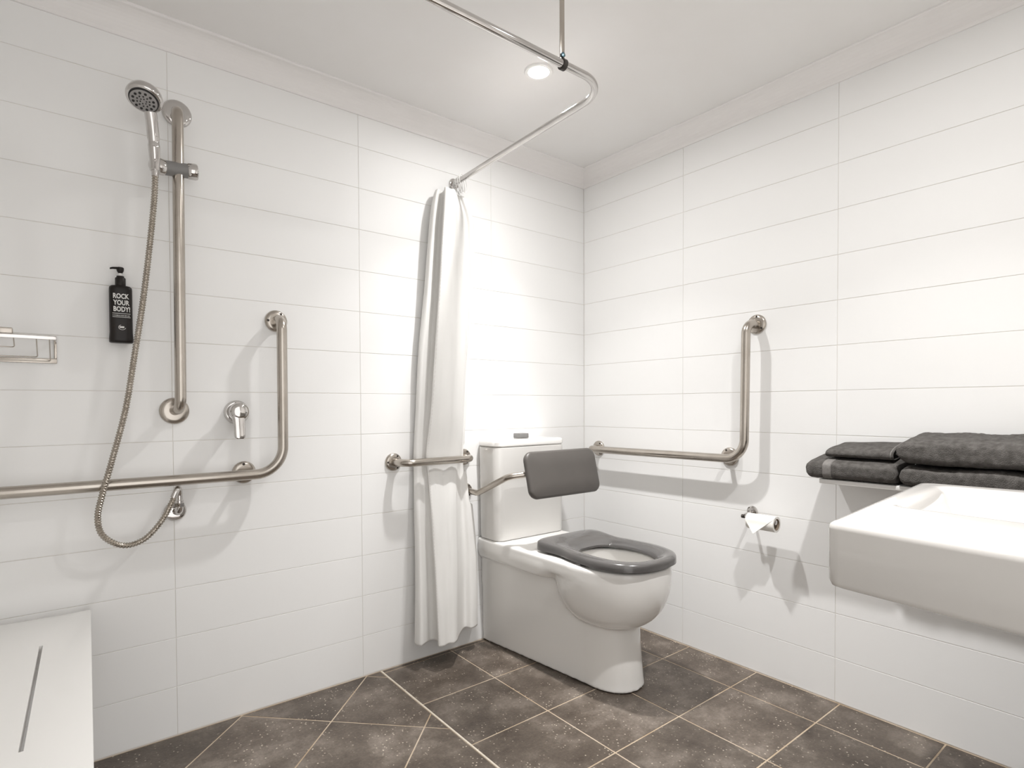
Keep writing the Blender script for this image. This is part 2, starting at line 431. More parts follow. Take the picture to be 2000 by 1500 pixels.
def rrect(cx, cy, hx, hy, r, z, n=8):
    pts = []
    for qx, qy, a0 in ((1, 1, 0), (-1, 1, PI/2), (-1, -1, PI), (1, -1, 1.5*PI)):
        for k in range(n+1):
            a = a0+PI/2*k/n
            pts.append(Vector((cx+qx*(hx-r)+r*math.cos(a), cy+qy*(hy-r)+r*math.sin(a), z)))
    return pts
cw, cy0, cy1 = 0.190, 0.004, 0.152
cyc, chy = (cy0+cy1)/2, (cy1-cy0)/2
bm = bmesh.new()
loft(bm, [rrect(TX, cyc, cw-0.012, chy-0.006, 0.03, 0.4475), rrect(TX, cyc, cw-0.006, chy-0.002, 0.034, 0.450), rrect(TX, cyc, cw-0.004, chy-0.001, 0.036, 0.457), rrect(TX, cyc, cw, chy, 0.036, 0.80), rrect(TX, cyc, cw, chy, 0.036, 0.830), rrect(TX, cyc, cw-0.004, chy-0.004, 0.033, 0.833)])
obj('cistern', bm, 'porcelain', toilet)
bm = bmesh.new()
loft(bm, [rrect(TX, cyc, cw-0.002, chy-0.002, 0.035, 0.8345), rrect(TX, cyc, cw+0.003, chy+0.001, 0.038, 0.838), rrect(TX, cyc, cw+0.003, chy+0.001, 0.038, 0.853), rrect(TX, cyc, cw-0.002, chy-0.004, 0.036, 0.860), rrect(TX, cyc, cw-0.016, chy-0.016, 0.03, 0.8625)])
obj('cistern_lid', bm, 'porcelain', toilet)
b = obj('flush_button', box_bm(TX-0.026, TX+0.026, 0.050, 0.094, 0.863, 0.884, bev=0.003), 'grey_plastic', toilet); b['label'] = 'grey raised flush button'
# seat
def seat_outline(sc_=1.0):
    half = [(0.0, 0.332), (0.09, 0.333), (0.128, 0.337), (0.150, 0.349), (0.159, 0.370), (0.158, 0.405), (0.154, 0.44), (0.154, 0.485), (0.164, 0.535), (0.172, 0.60), (0.174, 0.65), (0.165, 0.710), (0.140, 0.765), (0.093, 0.803), (0.045, 0.817), (0.0, 0.820)]
    P = [Vector((x, y, 0)) for x, y in half] + [Vector((-x, y, 0)) for x, y in half[-2:0:-1]]
    return P
def seat_hole():
    half = [(0.0, 0.478), (0.05, 0.483), (0.083, 0.507), (0.099, 0.555), (0.104, 0.61), (0.098, 0.67), (0.079, 0.728), (0.045, 0.757), (0.0, 0.763)]
    return [Vector((x, y, 0)) for x, y in half] + [Vector((-x, y, 0)) for x, y in half[-2:0:-1]]
def resample(P, n, start):
    D = catmull(P, 12, True)
    L = [0]
    for i in range(len(D)): L.append(L[-1]+(D[(i+1) % len(D)]-D[i]).length)
    out = []
    ci = sum(v.y for v in P)/len(P)
    for k in range(n):   # by angle about the centre keeps the two outlines matched
        t = k/n*L[-1]; i = max(j for j in range(len(D)) if L[j] <= t)
        f = (t-L[i])/(L[i+1]-L[i]); out.append(D[i].lerp(D[(i+1) % len(D)], f))
    return out
N_ = 120
SO, SH = resample(seat_outline(), N_, 0), resample(seat_hole(), N_, 0)
def seat_z(y): return 0.012*max(0.0, min(1.0, (0.50-y)/0.16))**1.3
rings = []
for f, z in ((0.0, 0.456), (0.0, 0.466), (0.012, 0.474), (0.06, 0.480), (0.16, 0.4835), (0.35, 0.4845), (0.55, 0.483), (0.75, 0.477), (0.92, 0.470), (1.0, 0.464), (1.0, 0.457), (0.9, 0.455), (0.5, 0.455), (0.05, 0.455)):
    rings.append([Vector((TX, 0, 0)) + a.lerp(bv, f) + Vector((0, 0, z+(seat_z(a.lerp(bv, f).y) if z > 0.46 else 0))) for a, bv in zip(SO, SH)])
bm = bmesh.new(); loft(bm, rings+[rings[0]], False, False); bmesh.ops.remove_doubles(bm, verts=bm.verts[:], dist=1e-6)
s = obj('seat', bm, 'grey_seat', toilet, True, 60); s['label'] = 'glossy dark grey open seat'
for sx in (-0.075, 0.075):
    obj('seat_hinge', tube_bm([(TX+sx-0.02, 0.344, 0.452), (TX+sx+0.02, 0.344, 0.452)], 0.0075, n=12), 'chrome', toilet)
for sx, sy in ((-0.15, 0.60), (0.15, 0.60), (-0.075, 0.762), (0.075, 0.762)):
    obj('seat_buffer', box_bm(TX+sx-0.010, TX+sx+0.010, sy-0.012, sy+0.012, 0.4465, 0.4555, bev=0.002), 'rubber', toilet)

# ------------------------------------------------------------------ grab rails
def flange(parent, pos, n, r=0.036, name='flange', h=0.011, screws=True, mt='steel', rot=0.0):
    pos = Vector(pos); n = Vector(n)
    f = obj(name, lathe_bm([(r, 0.0005), (r, 0.003), (r*0.97, 0.006), (r*0.86, h*0.9), (r*0.6, h), (0.0, h)], pos, n, n=36), mt, parent)
    if screws:
        u, v = frame_of(n)
        for k in range(3):
            a = rot+2*PI*k/3
            q = pos+(u*math.cos(a)+v*math.sin(a))*r*0.76
            obj('screw', lathe_bm([(0.0042, h*0.82), (0.0042, h*0.98), (0.0028, h*1.05), (0.0, h*1.05)], q, n, n=10), 'dark_metal', f)
    return f
RB = 0.0160
t = thing('grab_rail', 'long stainless steel L-shaped shower grab rail on the left wall below the bottle', 'grab rail', (1.468, 0, 0.79))
path = fillet([(1.462, 0.001, 1.289), (1.464, 0.072, 1.289), (1.465, 0.072, 0.789), (2.36, 0.072, 0.789), (2.36, 0.001, 0.789)], [0.038, 0.085, 0.04], 12)
obj('rail', tube_bm(path, RB, n=28), 'steel', t, True, 60)
flange(t, (1.462, 0, 1.289), (0, 1, 0)); flange(t, (2.36, 0, 0.789), (0, 1, 0)); flange(t, (1.568, 0, 0.791), (0, 1, 0), rot=0.6)
obj('rail_post', tube_bm([(1.568, 0.001, 0.790), (1.568, 0.062, 0.789)], 0.0095, n=16), 'steel', t)

t = thing('grab_rail', 'stainless steel L-shaped grab rail on the right wall beside the toilet', 'grab rail', (0, 0.88, 0.8))
path = fillet([(0.001, 0.895, 1.300), (0.072, 0.889, 1.300), (0.072, 0.883, 0.802), (0.072, 0.103, 0.797), (0.001, 0.100, 0.797)], [0.04, 0.075, 0.034], 12)
obj('rail', tube_bm(path, RB, n=28), 'steel', t, True, 60)
flange(t, (0, 0.892, 1.301), (1, 0, 0), rot=0.4); flange(t, (0, 0.100, 0.797), (1, 0, 0)); flange(t, (0, 0.785, 0.802), (1, 0, 0), rot=0.9)
obj('rail_post', tube_bm([(0.001, 0.785, 0.802), (0.062, 0.785, 0.802)], 0.0095, n=16), 'steel', t)

t = thing('tieback_rail', 'short stainless steel rail holding the curtain against the left wall', 'grab rail', (0.877, 0, 0.788))
path = fillet([(1.037, 0.001, 0.790), (1.030, 0.083, 0.790), (0.723, 0.083, 0.790), (0.716, 0.001, 0.790)], [0.045, 0.045], 10)
obj('rail', tube_bm(path, 0.0145, n=24), 'steel', t, True, 60)
flange(t, (1.037, 0, 0.790), (0, 1, 0), r=0.034); flange(t, (0.716, 0, 0.790), (0, 1, 0), r=0.034)

# backrest
t = thing('backrest', 'dark grey padded toilet backrest on bent steel arms in front of the cistern', 'backrest', (TX, 0, 0.65))
arms = [(TX+0.243, 0.001, 0.650), (TX+0.240, 0.085, 0.648), (TX+0.215, 0.255, 0.728), (TX+0.15, 0.300, 0.738), (TX-0.15, 0.300, 0.738), (TX-0.215, 0.255, 0.728), (TX-0.240, 0.085, 0.648), (TX-0.243, 0.001, 0.650)]
obj('arm', tube_bm(fillet(arms, [0.04, 0.05, 0.05, 0.05, 0.05, 0.04], 8), 0.0125, n=20), 'steel', t, True, 60)
flange(t, (TX+0.243, 0, 0.650), (0, 1, 0), r=0.030); flange(t, (TX-0.243, 0, 0.650), (0, 1, 0), r=0.033)
bm = bmesh.new()
def pad_ring(hx, hz, r, d): return [Vector((p.x, d, p.y)) for p in rrect(0, 0, hx, hz, r, 0, 8)]
loft(bm, [pad_ring(0.178, 0.080, 0.026, -0.013), pad_ring(0.187, 0.089, 0.033, -0.009), pad_ring(0.190, 0.092, 0.036, -0.002), pad_ring(0.190, 0.092, 0.036, 0.004), pad_ring(0.187, 0.089, 0.034, 0.010), pad_ring(0.180, 0.082, 0.028, 0.0135), pad_ring(0.10, 0.03, 0.01, 0.015)])
tl = math.radians(14)
for v in bm.verts:
    co = v.co.copy(); co.rotate(Matrix.Rotation(tl, 3, 'X')); v.co = co + Vector((TX-0.004, 0.331, 0.735))
obj('pad', bm, 'grey_pad', t, True, 50)

# ------------------------------------------------------------------ shower: riser rail, hand shower, hose, mixer, outlet
t = thing('shower_rail', 'tall vertical stainless steel shower riser rail on the left wall', 'shower rail', (1.752, 0, 1.0))
path = fillet([(1.742, 0.001, 1.880), (1.750, 0.072, 1.872), (1.754, 0.072, 1.0), (1.761, 0.001, 0.993)], [0.035, 0.035], 10)
obj('rail', tube_bm(path, 0.0152, n=28), 'steel', t, True, 60)
flange(t, (1.742, 0, 1.888), (0, 1, 0), r=0.040, screws=False, mt='chrome'); flange(t, (1.761, 0, 0.992), (0, 1, 0), r=0.040, screws=False)
h = obj('slide_holder', tube_bm(densify([(1.796, 0.078, 1.690), (1.728, 0.072, 1.697)], 0.01), 0.0205, n=24), 'grey_plastic', t, True, 60); h['label'] = 'grey plastic sliding bracket'
k = obj('clamp_knob', lathe_bm([(0.014, 0.0), (0.020, 0.001), (0.0225, 0.004), (0.0235, 0.022), (0.022, 0.027), (0.0, 0.028)], (1.729, 0.072, 1.697), (-1, 0, 0.1), n=28), 'chrome', t); k['label'] = 'chrome clamp knob'
obj('handset_cradle', lathe_bm([(0.019, -0.008), (0.0225, -0.004), (0.0235, 0.010), (0.020, 0.024), (0.010, 0.031), (0.0, 0.033)], (1.793, 0.079, 1.690), (1, 0.25, -0.05), n=28), 'chrome', t)

t = thing('hand_shower', 'chrome hand shower with round grey nozzle face clipped onto the riser rail', 'hand shower', (1.81, 0.11, 1.70))
nrm = Vector((0.20, 0.40, -0.90)).normalized(); hc = Vector((1.840, 0.160, 1.838))
hpts = catmull([Vector(p) for p in ((1.8135, 0.112, 1.664), (1.8140, 0.113, 1.70), (1.8165, 0.117, 1.75), (1.8210, 0.125, 1.795), (1.828, 0.139, 1.832), (1.836, 0.154, 1.850))], 8)
hr = [0.0125+0.0025*min(1, max(0, (i-6)/8))-(0.0016 if i in (14, 15) else 0) for i in range(len(hpts))]
obj('handle', tube_bm(hpts, hr, n=28), 'chrome', t, True, 60)
obj('head', lathe_bm([(0.0, -0.028), (0.018, -0.027), (0.032, -0.022), (0.0405, -0.012), (0.0435, -0.002), (0.0440, 0.003), (0.0425, 0.009), (0.038, 0.012), (0.035, 0.0115), (0.0, 0.0115)], hc, nrm, n=48), 'chrome', t, True, 50)
obj('face_ring', lathe_bm([(0.0355, 0.0105), (0.0352, 0.0135), (0.0335, 0.0145), (0.0, 0.0145)], hc, nrm, n=48), 'rubber', t)
fp = obj('nozzle_plate', lathe_bm([(0.0322, 0.0135), (0.032, 0.0160), (0.029, 0.0168), (0.0, 0.0172)], hc, nrm, n=48), 'mid_grey', t); fp['label'] = 'grey nozzle plate'
u, v = frame_of(nrm)
for rr_, cnt, sz in ((0.0245, 12, 0.0034), (0.015, 10, 0.0020), (0.0075, 6, 0.0016)):
    for k in range(cnt):
        a = 2*PI*k/cnt; q = hc+(u*math.cos(a)+v*math.sin(a))*rr_
        obj('nozzle', lathe_bm([(sz, 0.016), (sz, 0.0185), (sz*0.6, 0.0192), (0.0, 0.0192)], q, nrm, n=8), 'rubber', fp)

t = thing('shower_hose', 'ribbed metal shower hose hanging in a loop beside the riser rail', 'hose', (1.81, 0.1, 1.66))
hp = [(1.8130, 0.112, 1.664), (1.8135, 0.112, 1.64), (1.817, 0.108, 1.572), (1.831, 0.102, 1.427), (1.848, 0.100, 1.282), (1.869, 0.100, 1.139), (1.891, 0.104, 0.997), (1.924, 0.108, 0.858), (1.946, 0.106, 0.770), (1.957, 0.10, 0.707), (1.946, 0.097, 0.656), (1.902, 0.092, 0.622), (1.852, 0.085, 0.630), (1.808, 0.078, 0.675), (1.781, 0.072, 0.725), (1.770, 0.066, 0.752)]
raw = catmull([Vector(p) for p in hp], 40)
L = 0.0; acc = [raw[0]]; step = 0.0018
for a, bb in zip(raw, raw[1:]):
    seg = (bb-a).length; L += seg
    while L >= step:
        L -= step; acc.append(bb.lerp(a, L/seg))
rad = [0.0082 if (i % 4) in (1, 2) else 0.0066 for i in range(len(acc))]
obj('hose_coil', tube_bm(acc, rad, n=12), mat('hose_metal', (0.40, 0.36, 0.31), 0.25, 1.0, var=(15, (0.46, 0.42, 0.37))), t, True, 30)
obj('hose_nut', tube_bm([(1.8128, 0.112, 1.672), (1.8132, 0.112, 1.648)], [0.0095, 0.0085], n=20), 'chrome', t)
obj('hose_end', tube_bm(catmull([Vector(p) for p in ((1.776, 0.069, 0.738), (1.769, 0.066, 0.755), (1.764, 0.060, 0.764), (1.760, 0.052, 0.760), (1.758, 0.047, 0.745), (1.7575, 0.046, 0.728))], 6), 0.0088, n=16), 'chrome', t, True, 60)

t = thing('shower_outlet', 'round chrome shower wall outlet elbow below the long grab rail', 'outlet', (1.763, 0, 0.688))
flange(t, (1.763, 0, 0.688), (0, 1, 0), r=0.030, screws=False, mt='chrome')
obj('elbow', tube_bm(fillet([(1.762, 0.004, 0.688), (1.758, 0.046, 0.690), (1.7575, 0.046, 0.726)], 0.018, 8), 0.0105, n=20), 'chrome', t, True, 60)
obj('elbow_nut', tube_bm([(1.7577, 0.046, 0.707), (1.7575, 0.046, 0.718)], 0.0128, n=6), 'chrome', t, False)

t = thing('shower_mixer', 'chrome single lever shower mixer on the left wall between both rails', 'mixer tap', (1.587, 0, 0.986))
flange(t, (1.587, 0, 0.986), (0, 1, 0), r=0.038, screws=False, mt='chrome', h=0.013)
obj('body', lathe_bm([(0.026, 0.012), (0.026, 0.030), (0.022, 0.034), (0.022, 0.040)], (1.587, 0, 0.986), (0, 1, 0), n=36), 'chrome', t)
bm = bmesh.new()
add_lathe(bm, [(0.025, 0.038), (0.0285, 0.042), (0.0285, 0.064), (0.026, 0.071), (0.016, 0.075), (0.0, 0.076)], (1.592, 0, 0.988), (0, 1, 0), n=36)
rings = []
for zz, hw, yc, ht in ((0.984, 0.024, 0.060, 0.013), (0.964, 0.0185, 0.063, 0.011), (0.945, 0.0165, 0.068, 0.009), (0.918, 0.0165, 0.075, 0.0075), (0.908, 0.0150, 0.077, 0.006), (0.904, 0.010, 0.078, 0.004)):
    rings.append([Vector((1.595+hw*sup(math.cos(2*PI*j/24), 0.6), yc+ht*sup(math.sin(2*PI*j/24), 0.7), zz)) for j in range(24)])
loft(bm, rings)
obj('lever', bm, 'chrome', t, True, 50)

# ------------------------------------------------------------------ soap bottle
bx, bz0 = 1.892, 1.186
t = thing('soap_bottle', 'black pump soap bottle with bold white lettering fixed to the left wall', 'bottle', (bx, 0.025, bz0))
by = 0.027
def bring(hx, hy, z, e=0.55): return [Vector((bx+hx*sup(math.cos(2*PI*j/40), e), by+hy*sup(math.sin(2*PI*j/40), e+0.15), z)) for j in range(40)]
bm = bmesh.new()
loft(bm, [bring(0.026, 0.016, bz0), bring(0.0285, 0.0185, bz0+0.002), bring(0.0290, 0.019, bz0+0.010), bring(0.0275, 0.018, bz0+0.03), bring(0.0275, 0.018, bz0+0.150), bring(0.0268, 0.0175, bz0+0.156), bring(0.023, 0.015, bz0+0.160), bring(0.012, 0.011, bz0+0.162, 0.9)])
body = obj('body', bm, 'black', t, True, 50)
zt = bz0+0.160
bm = bmesh.new(); add_lathe(bm, [(0.0125, 0.0), (0.0128, 0.004), (0.0128, 0.022), (0.0118, 0.024), (0.0095, 0.0245), (0.009, 0.029), (0.0, 0.0295)], (bx, by, zt), (0, 0, 1), n=28)
obj('collar', bm, 'black', t)
sh = obj('pump_stem', lathe_bm([(0.0042, 0.0), (0.0042, 0.014)], (bx, by, zt+0.029), (0, 0, 1), n=16), 'white_plastic', t); sh['label'] = 'white pump stem'
bm = bmesh.new()
add_lathe(bm, [(0.005, 0.0), (0.0082, 0.006), (0.0090, 0.010), (0.0090, 0.015), (0.007, 0.017), (0.0, 0.0175)], (bx, by, zt+0.037), (0, 0, 1), n=24)
rings = []
for f, zz, hw, ht in ((0.0, 0.0505, 0.0075, 0.0035), (0.010, 0.0510, 0.006, 0.0032), (0.020, 0.0500, 0.005, 0.0028), (0.026, 0.0480, 0.004, 0.0024)):
    rings.append([Vector((bx-0.002+f, by+hw*math.cos(2*PI*j/14), zt+zz+ht*math.sin(2*PI*j/14))) for j in range(14)])
loft(bm, rings)
obj('pump_nozzle', bm, 'black', t)
obj('wall_bracket', box_bm(bx-0.018, bx+0.018, 0.0005, 0.012, bz0+0.04, bz0+0.13, bev=0.002), 'black', t)
def text(name, s, cx, z, size, sx, y, parent, bold=0.0, left=None):
    cu = bpy.data.curves.new(name, 'FONT'); cu.body = s; cu.size = size; cu.offset = bold; cu.extrude = 0.0003
    cu.align_x = 'CENTER'; cu.resolution_u = 3
    o = bpy.data.objects.new('temp', cu); C.objects.link(o)
    dg = bpy.context.evaluated_depsgraph_get(); dg.update()
    me = bpy.data.meshes.new_from_object(o.evaluated_get(dg)); bpy.data.objects.remove(o)
    me.transform(Matrix(((-sx, 0, 0, cx), (0, 0, 1, y), (0, 1, 0, z), (0, 0, 0, 1))))
    return link(name, me, 'print', parent, False)
ly = by+0.0182
text('lettering', 'ROCK', bx+0.001, bz0+0.1235, 0.0190, 0.70, ly, body, 0.00055)
text('lettering', 'YOUR', bx+0.000, bz0+0.1053, 0.0190, 0.70, ly, body, 0.00055)
text('lettering', 'BODY!', bx-0.001, bz0+0.0872, 0.0190, 0.70, ly, body, 0.00055)
for dz in (0.0805, 0.0705):
    obj('printed_line', box_bm(bx-0.021, bx+0.021, ly-0.0004, ly+0.0003, bz0+dz, bz0+dz+0.0012), 'print', body, False)
bm = bmesh.new(); xx = bx+0.0205; rnd = random.Random(3)
while xx > bx-0.019:
    wd = rnd.uniform(0.0008, 0.0022); add_box(bm, xx-wd, xx, ly-0.0004, ly+0.0003, bz0+0.0745, bz0+0.0765); xx -= wd+rnd.choice((0.0006, 0.0006, 0.0014))
obj('small_print', bm, 'print', body, False)
bm = bmesh.new()
add_box(bm, bx-0.006, bx+0.005, ly-0.0004, ly+0.0003, bz0+0.0405, bz0+0.0455)
n = 28; e0 = []; 
rr = [[Vector((bx-0.001+a*math.cos(PI*1.05+1.35*PI*j/n), yy, bz0+0.0425+b_*math.sin(PI*1.05+1.35*PI*j/n))) for j in range(n+1)] for a, b_, yy in ((0.0088, 0.0072, ly-0.0004), (0.0088, 0.0072, ly+0.0003), (0.0078, 0.0063, ly+0.0003), (0.0078, 0.0063, ly-0.0004))]
loft(bm, rr+[rr[0]], False, False, False)
obj('emblem', bm, 'print', body, False)

# ------------------------------------------------------------------ soap basket
t = thing('soap_basket', 'small chrome wire soap basket on the left wall at the picture edge', 'basket', (2.10, 0, 1.13))
x0, x1 = 2.036, 2.236
bm = bmesh.new()
add_box(bm, x0, x1, 0.096, 0.100, 1.178, 1.188, bev=0.001); add_box(bm, x0, x0+0.004, 0.002, 0.096, 1.178, 1.188, bev=0.001); add_box(bm, x1-0.004, x1, 0.002, 0.096, 1.178, 1.188, bev=0.001)
obj('upper_band', bm, 'chrome', t)
bm = bmesh.new(); add_box(bm, x0, x1, 0.0008, 0.005, 1.123, 1.136, bev=0.001); add_box(bm, x0, x0+0.006, 0.0008, 0.005, 1.136, 1.190, bev=0.001); add_box(bm, x1-0.006, x1, 0.0008, 0.005, 1.136, 1.190, bev=0.001); add_box(bm, x0, x1, 0.0008, 0.005, 1.190, 1.196, bev=0.001)
obj('back_frame', bm, 'steel', t)
for f, dx in ((1.0, 0.014), (0.82, 0.040), (0.42, 0.084)):
    yb, zb = 0.098-0.088*f, 1.180-0.052*f
    obj('wire', tube_bm(fillet([(x0+dx, 0.098, 1.180), (x0+dx, yb, zb), (x1-dx, yb, zb), (x1-dx, 0.098, 1.180)], 0.006, 5), 0.0014, n=8), 'steel', t)
obj('clip', box_bm(2.121, 2.165, 0.080, 0.104, 1.1885, 1.203, bev=0.002), 'steel', t)

# ------------------------------------------------------------------ curtain rail and curtain
t = thing('curtain_rail', 'chrome L-shaped shower curtain rail hung below the ceiling', 'curtain rail', (0.8, 0.85, 1.91))
path = fillet([(0.757, 0.002, 1.910), (0.789, 0.874, 1.910), (1.60, 0.868, 1.910), (XM-0.004, 0.866, 1.910)], [0.105, 1.0], 16)
obj('rail', tube_bm(path, 0.0105, n=24), 'chrome', t, True, 60)
flange(t, (0.757, 0, 1.910), (0, 1, 0), r=0.022, screws=False, mt='chrome', h=0.008); flange(t, (XM-0.0005, 0.866, 1.910), (-1, 0, 0), r=0.022, screws=False, mt='chrome', h=0.008)
st = obj('ceiling_strut', box_bm(0.963, 0.979, 0.870, 0.873, 1.920, Z_CEIL-0.0005, bev=0.0006), 'steel', t); st['label'] = 'flat steel hanger strap'
obj('clamp', tube_bm([(0.962, 0.8715, 1.910), (0.974, 0.8715, 1.910)], 0.0145, n=24), 'dark_metal', t)
obj('screw', lathe_bm([(0.0045, 0.0), (0.0065, 0.001), (0.0065, 0.005), (0.0, 0.007)], (0.972, 0.8735, 1.932), (0, 1, 0), n=12), 'blue_screw', t)
obj('ceiling_plate', box_bm(0.951, 0.991, 0.860, 0.884, Z_CEIL-0.004, Z_CEIL-0.0004, bev=0.001), 'steel', t)

CUR = [
(1.851, [(0.8335, 0.008), (0.8607, 0.03), (0.8622, 0.05), (0.8472, 0.0425), (0.8383, 0.039), (0.834, 0.043), (0.8367, 0.0522), (0.8426, 0.0656), (0.8503, 0.082), (0.8401, 0.0861), (0.8247, 0.082), (0.8148, 0.0869), (0.8037, 0.0787), (0.7855, 0.0615), (0.7606, 0.04), (0.7524, 0.05), (0.7347, 0.04), (0.7249, 0.01)]),
(1.828, [(0.8431, 0.008), (0.8719, 0.033), (0.8723, 0.055), (0.8546, 0.0467), (0.8441, 0.0429), (0.8385, 0.0473), (0.8401, 0.0574), (0.8467, 0.072), (0.8555, 0.09), (0.8438, 0.0945), (0.8264, 0.09), (0.8151, 0.0954), (0.8016, 0.0864), (0.7823, 0.0675), (0.7512, 0.04), (0.74, 0.05), (0.7199, 0.04), (0.7099, 0.01)]),
(1.756, [(0.8578, 0.008), (0.8881, 0.036), (0.8873, 0.06), (0.867, 0.051), (0.8548, 0.0468), (0.848, 0.0516), (0.8486, 0.0628), (0.8568, 0.08), (0.8668, 0.1), (0.8486, 0.105), (0.8239, 0.1), (0.8059, 0.106), (0.7845, 0.096), (0.7634, 0.075), (0.7254, 0.04), (0.7154, 0.055), (0.6928, 0.044), (0.6798, 0.01)]),
(1.618, [(0.8729, 0.008), (0.9029, 0.036), (0.9009, 0.06), (0.8797, 0.051), (0.8668, 0.0468), (0.8593, 0.0516), (0.859, 0.0628), (0.8671, 0.08), (0.877, 0.1), (0.8537, 0.105), (0.8238, 0.1), (0.8004, 0.106), (0.7735, 0.096), (0.7522, 0.075), (0.7169, 0.04), (0.7109, 0.055), (0.6912, 0.044), (0.6782, 0.01)]),
(1.461, [(0.8882, 0.008), (0.9162, 0.033), (0.9118, 0.055), (0.8899, 0.0467), (0.8766, 0.0429), (0.8681, 0.0473), (0.8666, 0.0579), (0.8752, 0.076), (0.8843, 0.095), (0.8574, 0.0998), (0.8241, 0.095), (0.7969, 0.1007), (0.7666, 0.0912), (0.7459, 0.0713), (0.7167, 0.04), (0.7124, 0.05), (0.6972, 0.04), (0.6871, 0.01)]),
(1.226, [(0.915, 0.0072), (0.9396, 0.027), (0.9312, 0.045), (0.9087, 0.0382), (0.8948, 0.0351), (0.8847, 0.0387), (0.8812, 0.0481), (0.8907, 0.068), (0.8985, 0.085), (0.8678, 0.0893), (0.8314, 0.085), (0.8002, 0.0901), (0.7668, 0.0816), (0.7476, 0.0638), (0.7251, 0.038), (0.7228, 0.045), (0.7114, 0.036), (0.7034, 0.009)]),
(0.990, [(0.9298, 0.0056), (0.9518, 0.021), (0.9422, 0.035), (0.9217, 0.0298), (0.909, 0.0273), (0.8993, 0.0301), (0.8954, 0.0376), (0.9029, 0.0544), (0.9086, 0.068), (0.8756, 0.0714), (0.8379, 0.068), (0.8042, 0.0721), (0.77, 0.0653), (0.7532, 0.051), (0.7375, 0.034), (0.7321, 0.035), (0.7229, 0.028), (0.7191, 0.007)]),
(0.821, [(0.9394, 0.004), (0.9599, 0.0168), (0.9515, 0.028), (0.9346, 0.0238), (0.924, 0.0218), (0.9158, 0.0241), (0.9129, 0.0296), (0.9165, 0.04), (0.92, 0.05), (0.8836, 0.0525), (0.8435, 0.05), (0.806, 0.053), (0.7698, 0.048), (0.7555, 0.0375), (0.7461, 0.03), (0.7388, 0.028), (0.7306, 0.0224), (0.7292, 0.005)]),
(0.741, [(0.9401, 0.004), (0.9613, 0.018), (0.9516, 0.03), (0.9328, 0.0255), (0.9211, 0.0234), (0.9119, 0.0258), (0.9078, 0.0316), (0.9113, 0.0416), (0.915, 0.052), (0.8838, 0.0546), (0.8489, 0.052), (0.8169, 0.0551), (0.7864, 0.0499), (0.772, 0.039), (0.755, 0.03), (0.7386, 0.028), (0.7235, 0.0224), (0.7222, 0.005)]),
(0.596, [(0.9409, 0.0072), (0.9685, 0.033), (0.9617, 0.055), (0.9381, 0.0467), (0.9236, 0.0429), (0.9137, 0.0473), (0.9099, 0.0569), (0.9141, 0.068), (0.9217, 0.085), (0.8959, 0.0893), (0.8644, 0.085), (0.8383, 0.0901), (0.8102, 0.0816), (0.7915, 0.0638), (0.7533, 0.038), (0.7322, 0.05), (0.7033, 0.04), (0.6925, 0.009)]),
(0.406, [(0.9407, 0.012), (0.9723, 0.045), (0.9679, 0.075), (0.9404, 0.0638), (0.9236, 0.0585), (0.9133, 0.0645), (0.9099, 0.0775), (0.9161, 0.092), (0.9275, 0.115), (0.905, 0.1208), (0.8752, 0.115), (0.8528, 0.1219), (0.8254, 0.1104), (0.8026, 0.0863), (0.7531, 0.05), (0.728, 0.065), (0.6923, 0.052), (0.6771, 0.015)]),
(0.255, [(0.9431, 0.014), (0.9785, 0.054), (0.9753, 0.09), (0.9444, 0.0765), (0.9257, 0.0702), (0.9146, 0.0774), (0.911, 0.0927), (0.9178, 0.108), (0.9316, 0.135), (0.9116, 0.1418), (0.883, 0.135), (0.8633, 0.1431), (0.8366, 0.1296), (0.8111, 0.1013), (0.7543, 0.055), (0.7316, 0.075), (0.6937, 0.06), (0.6747, 0.0175)]),
(0.100, [(0.9478, 0.016), (0.9854, 0.06), (0.9817, 0.1), (0.9472, 0.085), (0.9263, 0.078), (0.9139, 0.086), (0.9093, 0.103), (0.9172, 0.12), (0.933, 0.15), (0.9157, 0.1575), (0.889, 0.15), (0.8723, 0.159), (0.847, 0.144), (0.8195, 0.1125), (0.7587, 0.06), (0.7361, 0.08), (0.6976, 0.064), (0.6775, 0.02)]),
]
t = thing('shower_curtain', 'white shower curtain gathered in folds and tucked behind the short rail', 'curtain', (0.84, 0.06, 0.1))
cols = [[Vector((x, max(y, 0.004)+0.004, z)) for x, y in row] for z, row in CUR]
grid = []
colsT = [catmull([r[k] for r in cols], 14) for k in range(len(cols[0]))]
for i in range(len(colsT[0])):
    row = catmull([c_[i] for c_ in colsT], 7)
    for k, p in enumerate(row):
        a = 0.0030*noise.noise(Vector((k*0.12, 3.1, p.z*3.0))) + 0.0012*noise.noise(Vector((k*0.35, 9.0, p.z*9.0)))
        p.y = max(0.005, p.y + a); p.x += a*0.6
        if abs(p.z-0.79) < 0.03: p.y = min(p.y, 0.0645)
        if abs(p.z-0.79) < 0.05: p.x = max(p.x, 0.7385)
        if abs(p.z-0.65) < 0.05: p.x = max(p.x, 0.7215)
        if 0.59 < p.z < 0.84: p.y = max(p.y, 0.0145)
    grid.append(row)
bm = bmesh.new(); loft(bm, grid, False, False, False)
tmp = temp(bm)
me = bake(tmp, ('SOLIDIFY', {'thickness': 0.0016, 'offset': 0.0})); bpy.data.objects.remove(tmp)
me.name = 'cloth'; link('cloth', me, 'curtain', t, True, 180)
bm = bmesh.new()
hp_ = [Vector((r[8*7+1].x, r[8*7+1].y+0.0012, r[8*7+1].z)) for r in grid]
D = densify(hp_, 0.012)
for i in range(0, len(D)-1, 1):
    a = D[i]; b_ = D[i].lerp(D[i+1], 0.55); add_tube(bm, [a, b_], 0.0009, n=5)
